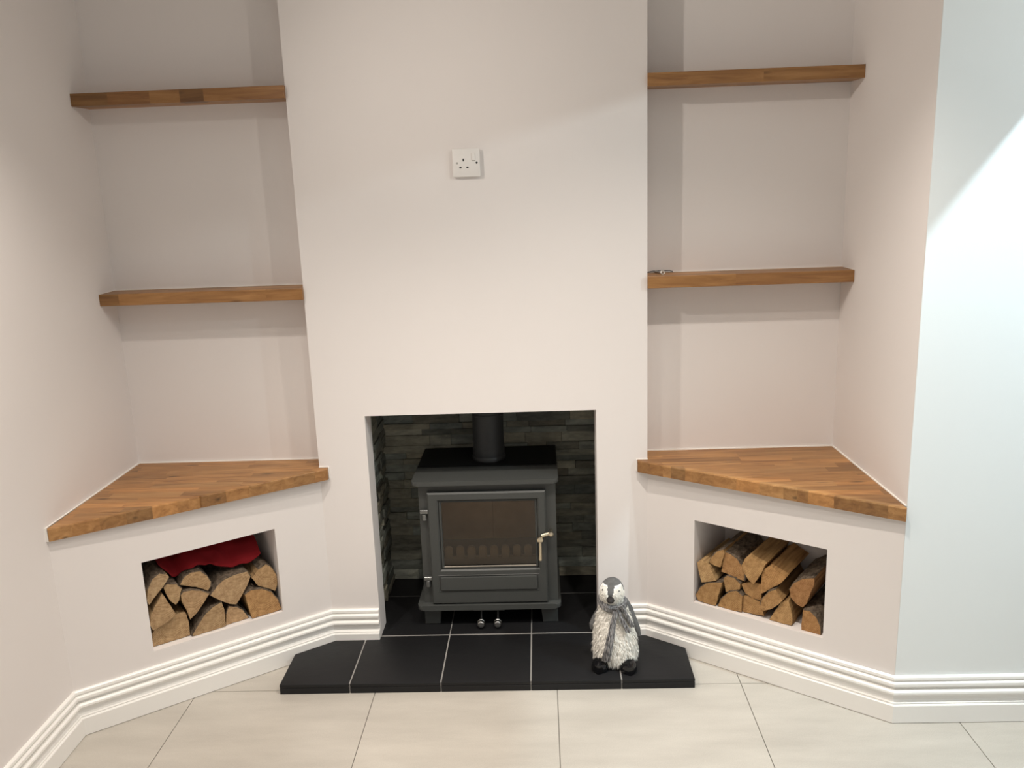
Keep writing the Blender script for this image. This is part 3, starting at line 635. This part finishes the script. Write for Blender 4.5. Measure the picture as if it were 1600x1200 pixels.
def make_logs(data, side, labs, barks, cols, grp):
    fr, ang = (FL, _aL) if side == 'left' else (FR, -_aR); sg = -1 if side == 'left' else 1
    for i, poly in enumerate(data):
        off = .012+.016*((i*7) % 5)/4; ln = .236-off
        cu = sum(p[0] for p in poly)/len(poly); cz = sum(p[1] for p in poly)/len(poly)
        c = fr(cu, cz, off); loc2 = [((p[0]-cu)*sg*.985, (p[1]-cz)*.985) for p in poly]
        # subdivide and roughen the outline slightly, keep the corners
        pts = []; flags = []
        n = len(loc2); bk = barks[i]
        for k in range(n):
            a, b = Vector(loc2[k]), Vector(loc2[(k+1) % n]); L_ = (b-a).length; m_ = max(1, int(L_/.011))
            inb = bk is not None and bk[0] <= k < bk[1]
            for j in range(m_):
                p = a.lerp(b, j/m_)
                if j: p = p+Vector((noise.noise(Vector((p.x*90, p.y*90, i*3.3))), noise.noise(Vector((p.x*90, p.y*90, i*3.3+50)))))*.0019
                pts.append(p); flags.append(inb)
        bm = NB(); rings = []; ns = 7
        for s in range(ns+1):
            d = ln*s/ns; ring = []
            for k, p in enumerate(pts):
                q = Vector((p.x, p.y)); f = 1+.03*noise.noise(Vector((d*14, k*.35, i*5.1)))+.02*math.sin(d*9+i)
                bo = .005*noise.noise(Vector((p.x*70, d*40, i+p.y*70))) if s else 0
                y = d+(.0015*noise.noise(Vector((p.x*60, p.y*60, i*2.0))) if s == 0 else 0)
                nn = q.normalized() if q.length > 1e-6 else q
                # later rings only shrink, so pieces do not run into each other
                ring.append(bm.verts.new((q.x*min(f, 1)+nn.x*min(bo, 0), y, q.y*min(f, 1)+nn.y*min(bo, 0))))
            rings.append(ring)
        mcount = len(pts)
        cen = bm.verts.new((0, -.0005, 0)); cenb = bm.verts.new((0, ln, 0))
        for k in range(mcount):
            l = (k+1) % mcount
            f1 = bm.faces.new((cen, rings[0][l], rings[0][k])); f1.material_index = 0
            f2 = bm.faces.new((cenb, rings[-1][k], rings[-1][l])); f2.material_index = 0
            for A, B in zip(rings, rings[1:]):
                f = bm.faces.new((A[k], A[l], B[l], B[k])); f.material_index = 1
        bmesh.ops.recalc_face_normals(bm, faces=bm.faces)
        o = bpy.data.objects.new('log', bpy.data.meshes.new('log')); bm.to_mesh(o.data)
        ringco = [[v.co.copy() for v in r] for r in rings]; bm.free()
        o.data.materials.append(logend_m); o.data.materials.append(logside_m)
        C.objects.link(o); o.location = c; o.rotation_euler = (0, 0, ang); o.color = (*cols[i], 1); tag(o, labs[i], 'log', grp)
        if bk:
            idx = [k for k, f in enumerate(flags) if f]
            if idx and idx[-1]+1 <= mcount: idx.append((idx[-1]+1) % mcount)
            bm = NB(); th = .0032; inner = []; outer = []
            for s, r in enumerate(ringco):
                a = []; b = []
                for k in idx:
                    v = r[k]; nn = Vector((v.x, 0, v.z)).normalized(); h = th*(.5+1.5*abs(noise.noise(Vector((v.x*120, v.y*60, v.z*120+i)))))
                    y = v.y+(.0008 if s == 0 else 0)
                    a.append(bm.verts.new((v.x, y, v.z))); b.append(bm.verts.new((v.x+nn.x*h, y, v.z+nn.z*h)))
                inner.append(a); outer.append(b)
            for A, B in zip(outer, outer[1:]):
                for k in range(len(idx)-1): bm.faces.new((A[k], A[k+1], B[k+1], B[k]))
            for A, B in zip(inner, inner[1:]):
                for k in range(len(idx)-1): bm.faces.new((A[k], B[k], B[k+1], A[k+1]))
            for e in (0, -1):
                for k in range(len(idx)-1): bm.faces.new((inner[e][k], inner[e][k+1], outer[e][k+1], outer[e][k]))
            for e in (0, -1):
                for A0_, A1_, B0_, B1_ in zip(inner, inner[1:], outer, outer[1:]): bm.faces.new((A0_[e], A1_[e], B1_[e], B0_[e]))
            bmesh.ops.recalc_face_normals(bm, faces=bm.faces)
            ob = bpy.data.objects.new('bark', bpy.data.meshes.new('bark')); bm.to_mesh(ob.data); bm.free(); ob.data.materials.append(bark_m)
            C.objects.link(ob); ob.parent = o; ob.color = (1, 1, 1, 1); ob['label'] = 'dark rough bark'
make_logs(LOGS_LEFT, 'left', LAB_L, BARK_L, COL_L, 'split logs in the left niche')
make_logs(LOGS_RIGHT, 'right', LAB_R, BARK_R, COL_R, 'split logs in the right niche')
# red cloth draped over the upper logs of the left niche
def cloth():
    nu, nd = 34, 16; bm = NB()
    low = [(.215, .398), (.232, .384), (.25, .376), (.275, .377), (.33, .380), (.37, .390), (.41, .413), (.45, .417), (.475, .402), (.492, .388), (.505, .388), (.52, .415), (.545, .448)]
    def lw(u):
        for (a, b), (c, d) in zip(low, low[1:]):
            if a <= u <= c: return b+(d-b)*(u-a)/(c-a)
        return low[0][1] if u < low[0][0] else low[-1][1]
    def pos(i, j, off):
        u = .215+(.545-.215)*i/nu; t = j/nd
        z = lw(u)+.006+(.478-lw(u))*(1-(1-t)**2)*.72
        d = .052+.140*t+.010*math.sin(u*40)*(1-t)+.012*noise.noise(Vector((u*26, t*3, 7.7)))
        z += .007*math.sin(u*55+t*5)*t+.012*noise.noise(Vector((u*30, t*4, 1.1)))
        p = FL(u, min(z, .488)+off, d); return p
    A = [[bm.verts.new(pos(i, j, .0)) for j in range(nd+1)] for i in range(nu+1)]; B = [[bm.verts.new(pos(i, j, .003)) for j in range(nd+1)] for i in range(nu+1)]
    for i in range(nu):
        for j in range(nd):
            bm.faces.new((A[i][j], A[i][j+1], A[i+1][j+1], A[i+1][j])); bm.faces.new((B[i][j], B[i+1][j], B[i+1][j+1], B[i][j+1]))
    for i in range(nu): bm.faces.new((A[i][0], A[i+1][0], B[i+1][0], B[i][0])); bm.faces.new((A[i][nd], B[i][nd], B[i+1][nd], A[i+1][nd]))
    for j in range(nd): bm.faces.new((A[0][j], B[0][j], B[0][j+1], A[0][j+1])); bm.faces.new((A[nu][j], A[nu][j+1], B[nu][j+1], B[nu][j]))
    c = FL(.38, .42, .1)
    obj('cloth', bm, red_m, None, 60, loc=c, label='crumpled red cloth lying over the logs in the left niche', cat='cloth')
cloth()
# ---------------------------------------------------------------- plush penguin
def penguin():
    base = Vector((.987, -.195, HH)); S = 1.0
    t = thing('plush_penguin', tuple(base), 'white and grey plush penguin in a grey scarf, standing on the hearth', 'toy')
    white = mat('white_plush', (.90, .87, .80), .95, spec=.1, bs=.8, bscale=260, bd=.002, var=.1, vscale=60)
    cheek = mat('white_felt', (.92, .92, .90), .95, spec=.1, bs=.5, bscale=500, bd=.001)
    grey = mat('grey_plush', (.13, .13, .13), .95, spec=.1, bs=.8, bscale=500, bd=.001, var=.15, vscale=80)
    knit, nt, b = nodes_mat('grey_knit'); tc = N(nt, 'ShaderNodeTexCoord'); nz = N(nt, 'ShaderNodeTexNoise', Scale=1.0, Detail=3.0); mp = N(nt, 'ShaderNodeMapping'); mp.inputs['Scale'].default_value = (420, 200, 45)
    nt.links.new(tc.outputs['Object'], mp.inputs[0]); nt.links.new(mp.outputs[0], nz.inputs['Vector']); rr = N(nt, 'ShaderNodeValToRGB'); e = rr.color_ramp.elements
    e[0].position = .38; e[0].color = (.05, .05, .052, 1); e[1].position = .64; e[1].color = (.36, .35, .35, 1); nt.links.new(nz.outputs['Fac'], rr.inputs[0]); nt.links.new(rr.outputs[0], b.inputs['Base Color']); b.inputs['Roughness'].default_value = .95; bump(nt, b, nz.outputs['Fac'], .8, .002)
    shiny = mat('shiny_black_vinyl', (.006, .006, .007), .12, spec=.5, bs=.35, bscale=70, bd=.002)
    # silhouette: z, half width x, half depth y, centre x, centre y
    prof = [(.010, .026, .024, .002, 0), (.016, .052, .044, .002, 0), (.030, .066, .053, .003, 0), (.055, .0695, .057, .003, 0), (.085, .068, .057, .002, 0), (.115, .0650, .054, .001, 0), (.145, .060, .050, 0, .002), (.172, .054, .045, -.001, .004), (.197, .047, .040, -.002, .005), (.215, .040, .035, -.004, .004),
            (.228, .0375, .034, -.006, 0), (.240, .0385, .036, -.008, -.004), (.255, .0405, .039, -.008, -.008), (.268, .0405, .040, -.0075, -.009), (.280, .0365, .0365, -.007, -.008), (.291, .0295, .0295, -.006, -.006), (.300, .0195, .0195, -.005, -.004), (.305, .006, .006, -.005, -.003)]
    def smooth_prof(z):
        for k in range(len(prof)-1):
            if prof[k][0] <= z <= prof[k+1][0]:
                p0 = prof[max(k-1, 0)]; p1 = prof[k]; p2 = prof[k+1]; p3 = prof[min(k+2, len(prof)-1)]; f = (z-p1[0])/(p2[0]-p1[0])
                return [p1[i]+(p2[i]-p1[i])*f+.0*(p0[i]+p3[i]) for i in range(1, 5)]
        return list(prof[-1][1:]) if z > prof[-1][0] else list(prof[0][1:])
    def surf(z, a, out=0):
        rx, ry, cx, cy = smooth_prof(z); return base+Vector((cx+(rx+out)*math.sin(a), cy-(ry+out)*math.cos(a), z))
    bm = NB(); nz_, na = 90, 72; rings = []
    for i in range(nz_+1):
        z = .010+(.305-.010)*i/nz_; rings.append([bm.verts.new(surf(z, 2*math.pi*k/na-math.pi, .0016*noise.noise(Vector((k*.4, z*120, 0))) if z < .2 else 0)) for k in range(na)])
    def facemat(z, a):   # a from -pi..pi, 0 = front
        hy = -.20; d = a-hy
        if z > .224:
            d = math.atan2(math.sin(d), math.cos(d))
            if z > .291: return 2
            wcap = .17+max(0, z-.262)*7.0 if z > .256 else 0
            if z > .256 and abs(d) < wcap: return 2
            if abs(d) > 1.45: return 2
            return 1
        if abs(a) > 1.75-.3*(z > .19): return 2
        return 0
    for i in range(nz_):
        for k in range(na):
            f = bm.faces.new((rings[i][k], rings[i][(k+1) % na], rings[i+1][(k+1) % na], rings[i+1][k]))
            f.material_index = facemat(.010+.295*(i+.5)/nz_, 2*math.pi*(k+.5)/na-math.pi)
    bm.faces.new(rings[0][::-1]); bm.faces.new(rings[-1]).material_index = 2
    obj('body', bm, [white, cheek, grey], t, 60)
    # fur tufts: long pile on the belly, short on the head
    bm = NB(); rf = random.Random(5)
    for q in range(9000):
        z = rf.uniform(.012, .218) if q < 7400 else rf.uniform(.226, .292); a = rf.uniform(-1.72, 1.72) if q < 7400 else rf.uniform(-1.3, 1.2)
        if facemat(z, a) == 2: continue
        ln = (rf.uniform(.010, .021) if z < .218 else rf.uniform(.003, .006)); p = surf(z, a); nrm = (surf(z, a, .01)-p).normalized()
        clump = noise.noise(Vector((a*9, z*70, 0)))*.9; dirn = (nrm*(.55 if z < .218 else .8)+Vector((clump, rf.uniform(-.2, .2), -1.0 if z < .218 else -.5))).normalized()
        sd = dirn.cross(nrm).normalized()*(.0011 if z < .218 else .0007)
        m_ = p+dirn*ln*.55+nrm*.001; e_ = p+dirn*ln-nrm*.0015
        v = [bm.verts.new(c) for c in (p-sd, p+sd, m_+sd*.8, m_-sd*.8, e_)]
        bm.faces.new((v[0], v[1], v[2], v[3])); bm.faces.new((v[3], v[2], v[4]))
    obj('fur', bm, white, t, kind='stuff')
    # beak
    c = base+Vector((-.0150, -.0475, .250)); bm = NB()
    lathe(bm, [(.0015, -.020), (.006, -.017), (.0095, -.011), (.0115, -.004), (.012, .004), (.009, .010)], (c.x, c.y, c.z), 'y', 20); 
    bmesh.ops.scale(bm, vec=(1.08, 1, .88), space=Matrix.Translation(-c), verts=bm.verts); obj('beak', bm, mat('dark_felt', (.014, .011, .010), .7), t, True, label='dark brown rounded beak')
    for ex in (.55, -.95):
        p = surf(.277, ex, .001); bm = NB(); bmesh.ops.create_uvsphere(bm, u_segments=12, v_segments=8, radius=.0026); bmesh.ops.translate(bm, verts=bm.verts, vec=p); obj('eye', bm, shiny, t, True)
    # scarf wrapped round the neck: sagging flattened ring
    bm = NB(); rg = []; n_ = 64; m_ = 12
    for k in range(n_):
        a = 2*math.pi*k/n_; zc = .221-.010*math.cos(a)-.004*math.sin(a); rx, ry = .0405, .039; cc = base+Vector((-.005+rx*math.sin(a), -ry*math.cos(a)*1.0-.001, zc)); er = Vector((math.sin(a), -math.cos(a), 0))
        rg.append([bm.verts.new(cc+er*(.0075*math.cos(b_)*(1+.2*math.sin(5*b_+a*3)))+Vector((0, 0, .0135*math.sin(b_)))) for b_ in (2*math.pi*j/m_ for j in range(m_))])
    for k in range(n_):
        for j in range(m_): bm.faces.new((rg[k][j], rg[k][(j+1) % m_], rg[(k+1) % n_][(j+1) % m_], rg[(k+1) % n_][j]))
    scarf = obj('scarf', bm, knit, t, True, label='grey marled knit scarf')
    def tail(path, w, out):
        bm = NB(); rr_ = []
        for k, (z, a) in enumerate(path):
            for _ in (0,):
                pa = []
                for s in range(7):
                    f = s/6-.5; aa = a+f*w[k]/.07; bulge = .004*math.cos(f*math.pi)+.0022*math.sin(s*2.2+k*.7)
                    pa.append((surf(z, aa, out[k]+bulge), surf(z, aa, out[k]+bulge-.0055)))
                rr_.append(pa)
        F_ = [[bm.verts.new(x[0]) for x in r] for r in rr_]; K_ = [[bm.verts.new(x[1]) for x in r] for r in rr_]
        for i in range(len(F_)-1):
            for s in range(6): bm.faces.new((F_[i][s], F_[i][s+1], F_[i+1][s+1], F_[i+1][s])); bm.faces.new((K_[i][s], K_[i+1][s], K_[i+1][s+1], K_[i][s+1]))
            bm.faces.new((F_[i][0], F_[i+1][0], K_[i+1][0], K_[i][0])); bm.faces.new((F_[i][6], K_[i][6], K_[i+1][6], F_[i+1][6]))
        for e in (0, -1):
            for s in range(6): bm.faces.new((F_[e][s], F_[e][s+1], K_[e][s+1], K_[e][s]))
        obj('scarf_tail', bm, knit, scarf, True)
    def lin(a, b, n): return [a+(b-a)*k/(n-1) for k in range(n)]
    zz = lin(.212, .040, 22); tail([(z, .06-.50*(i/21)**.8) for i, z in enumerate(zz)], [.016+.008*(i/21) for i in range(22)], [.022-.004*(i/21) for i in range(22)])
    zz = lin(.222, .142, 12); tail([(z, .14+.38*(i/11)) for i, z in enumerate(zz)], [.016]*12, [.021]*5+[.023]*7)
    zz = lin(.228, .150, 12); tail([(z, .46+.38*(i/11)) for i, z in enumerate(zz)], [.020-.006*i/11 for i in range(12)], [.018]*12)
    # flippers
    for path, rad in (([(.038, .012, .222), (.052, .010, .190), (.063, .004, .155), (.076, -.002, .122), (.083, -.004, .098)], [.007, .0105, .0115, .0100, .005]), ([(-.036, .026, .190), (-.050, .026, .172), (-.062, .022, .152), (-.073, .014, .132), (-.075, .012, .116)], [.006, .009, .010, .009, .004])):
        bm = NB(); pp = []; rr2 = []
        for k in range(len(path)-1):
            for f in (0, .33, .66): pp.append(base+Vector(path[k]).lerp(Vector(path[k+1]), f)); rr2.append(rad[k]+(rad[k+1]-rad[k])*f)
        pp.append(base+Vector(path[-1])); rr2.append(rad[-1]); tube(bm, pp, rr2, 14, sx=1.0, up=(1, 0, .2)); 
        obj('flipper', bm, grey, t, True)
    # feet: glossy three-toed slippers
    for cx, cy, an in ((-.048, -.036, -.30), (.040, -.046, .12)):
        bm = NB(); me_rings = []
        for i in range(15):
            f = i/14; y = -.038+.076*f; wv = .033*math.sin(math.pi*(.12+.80*(1-f)**.9*1.0))**.5*(1-.25*f); hv = .014+.013*math.sin(math.pi*min(1, f+.08))
            ring = []
            for k in range(24):
                a = 2*math.pi*k/24; xx = math.cos(a)*wv; zz_ = (math.sin(a)*hv)
                toe = .0045*math.cos(xx/.031*math.pi*1.9)*(1-f)**2 if f < .6 else 0
                ring.append((xx, y-toe, max(zz_+.013, .0005)+.0))
            me_rings.append(ring)
        ca, sa = math.cos(an), math.sin(an); vr = []
        for ring in me_rings: vr.append([bm.verts.new(base+Vector((cx+x*ca-y*sa, cy+x*sa+y*ca, z))) for x, y, z in ring])
        for A, B in zip(vr, vr[1:]):
            for k in range(24): bm.faces.new((A[k], A[(k+1) % 24], B[(k+1) % 24], B[k]))
        bm.faces.new(vr[0][::-1]); bm.faces.new(vr[-1]); obj('foot', bm, shiny, t, True)
penguin()
